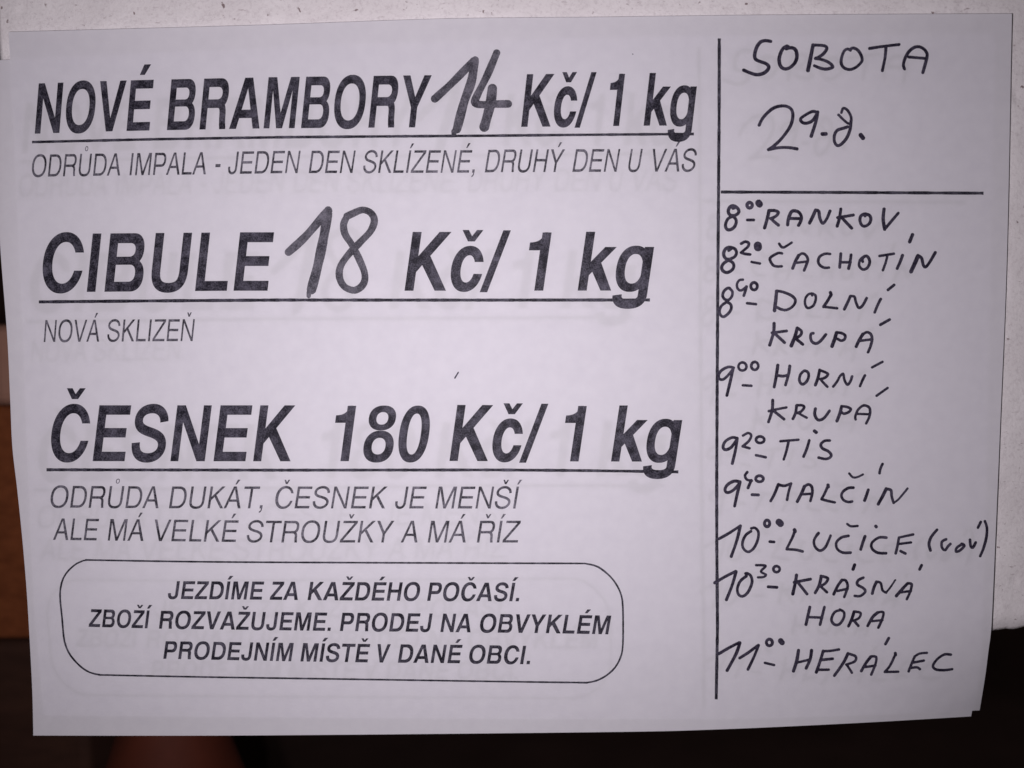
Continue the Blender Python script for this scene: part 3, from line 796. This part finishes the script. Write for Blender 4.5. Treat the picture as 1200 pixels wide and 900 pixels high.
for name, groups in (('handwritten_price', [HW_14]), ('handwritten_price', [HW_18]), ('handwritten_date', [HW_DAY, HW_DATE]), ('handwritten_list', [r[0]+r[1] for r in ROWS])):
    k = Ink()
    for st in groups: pen_strokes(k, st, 0.8, 0.05)
    k.build(name, M_PEN, back, Y_BACK - 2*INK, slip)

# ------------------------------------------------------------------ dim background seen past the edges
def wood_material(name, c1, c2, scale, stretch):
    m, nt, out = new_mat(name)
    mp = nt.nodes.new('ShaderNodeMapping'); mp.inputs['Scale'].default_value = stretch
    nt.links.new(objcoord(nt), mp.inputs['Vector'])
    n = noise(nt, mp.outputs[0], scale, 5, 0.6)
    r = ramp(nt, n.outputs['Fac'], [(0.3, c1), (0.72, c2)])
    bs = nt.nodes.new('ShaderNodeBsdfPrincipled'); bs.inputs['Roughness'].default_value = 0.75
    bs.inputs['Specular IOR Level'].default_value = 0.2
    nt.links.new(r.outputs[0], bs.inputs['Base Color'])
    bp = nt.nodes.new('ShaderNodeBump'); bp.inputs['Strength'].default_value = 0.4; bp.inputs['Distance'].default_value = 0.001
    nt.links.new(n.outputs['Fac'], bp.inputs['Height']); nt.links.new(bp.outputs[0], bs.inputs['Normal'])
    nt.links.new(bs.outputs[0], out.inputs[0])
    return m

def bevel_box(x0, x1, y0, y1, z0, z1, r=0.003):
    bm = bmesh.new()
    bmesh.ops.create_cube(bm, size=1, matrix=Matrix.Translation(((x0+x1)/2, (y0+y1)/2, (z0+z1)/2)) @ Matrix.Diagonal((x1-x0, y1-y0, z1-z0, 1)))
    bmesh.ops.bevel(bm, geom=bm.edges[:], offset=r, segments=3, affect='EDGES', profile=0.5)
    me = bpy.data.meshes.new('mesh'); bm.to_mesh(me); bm.free()
    return me

YB = 0.125
bx1 = at_depth(90, 600, YB)[0]; bx0 = at_depth(-260, 600, YB)[0]
zt = at_depth(5, 476, YB)[2]; zl = at_depth(15, 750, YB)[2]
zp = at_depth(5, 380, YB)[2]
FLOOR = -0.55
o = link('wooden_board', bevel_box(bx0, bx1, YB, YB+0.02, zl, zt), wood_material('reddish_brown_board', (0.15, 0.040, 0.013), (0.24, 0.070, 0.024), 130, (1, 1, 1.4)))
o['label'] = 'blurred reddish brown wooden board behind the left edge of the notice'; o['category'] = 'board'
o = link('beige_block', bevel_box(bx0+0.01, at_depth(7, 476, YB)[0]+0.004, YB+0.001, YB+0.05, zt, zp, 0.006), wood_material('pinkish_beige', (0.30, 0.155, 0.11), (0.37, 0.20, 0.145), 60, (1, 1, 1)))
o['label'] = 'blurred pinkish beige block standing on the brown board at the left edge'; o['category'] = 'block'
o = link('dark_bench', bevel_box(bx0-0.1, at_depth(30, 800, YB)[0]+0.03, YB-0.002, YB+0.25, FLOOR, zl-0.0005, 0.004), wood_material('dark_stained_wood', (0.035, 0.015, 0.010), (0.06, 0.026, 0.017), 30, (1, 1, 4)))
o['label'] = 'very dark brown bench front under the reddish board, left of the notice'; o['category'] = 'bench'

def lathe(prof, n=48):
    V, F = [], []
    for r, z in prof:
        for k in range(n):
            t = 2*math.pi*k/n; V.append((r*math.cos(t), r*math.sin(t), z))
    for j in range(len(prof)-1):
        for k in range(n):
            F.append((j*n+k, j*n+(k+1) % n, (j+1)*n+(k+1) % n, (j+1)*n+k))
    F.append(tuple(range(n))[::-1]); F.append(tuple((len(prof)-1)*n + k for k in range(n)))
    return mesh_of(V, F, True)
YJ = 0.05
pj = at_depth(172, 880, YJ)
hj = at_depth(172, 838, YJ)[2] - FLOOR
prof = [(0.05, 0), (0.065, 0.01), (0.085, 0.12), (0.088, 0.22), (0.078, 0.31), (0.050, hj-0.075), (0.030, hj-0.045), (0.0215, hj-0.018), (0.0165, hj-0.006), (0.014, hj)]
o = link('clay_jug', lathe(prof), wood_material('red_clay', (0.050, 0.010, 0.0045), (0.080, 0.016, 0.007), 25, (1, 1, 1)))
o.location = (pj[0], YJ+0.02, FLOOR)
o['label'] = 'dim reddish brown rounded thing just below the lower left edge of the notice'; o['category'] = 'jug'

o = link('floor', mesh_of([(-6, -2, FLOOR), (6, -2, FLOOR), (6, 6, FLOOR), (-6, 6, FLOOR)], [(0, 1, 2, 3)]), wood_material('dark_floor', (0.09, 0.055, 0.048), (0.14, 0.085, 0.075), 8, (1, 1, 1)))
o['kind'] = 'structure'
o = link('background_wall', mesh_of([(-6, 1.6, FLOOR), (6, 1.6, FLOOR), (6, 1.6, 4), (-6, 1.6, 4)], [(0, 1, 2, 3)]), wood_material('dark_background', (0.13, 0.07, 0.06), (0.20, 0.11, 0.095), 6, (1, 1, 1)))
o['kind'] = 'structure'
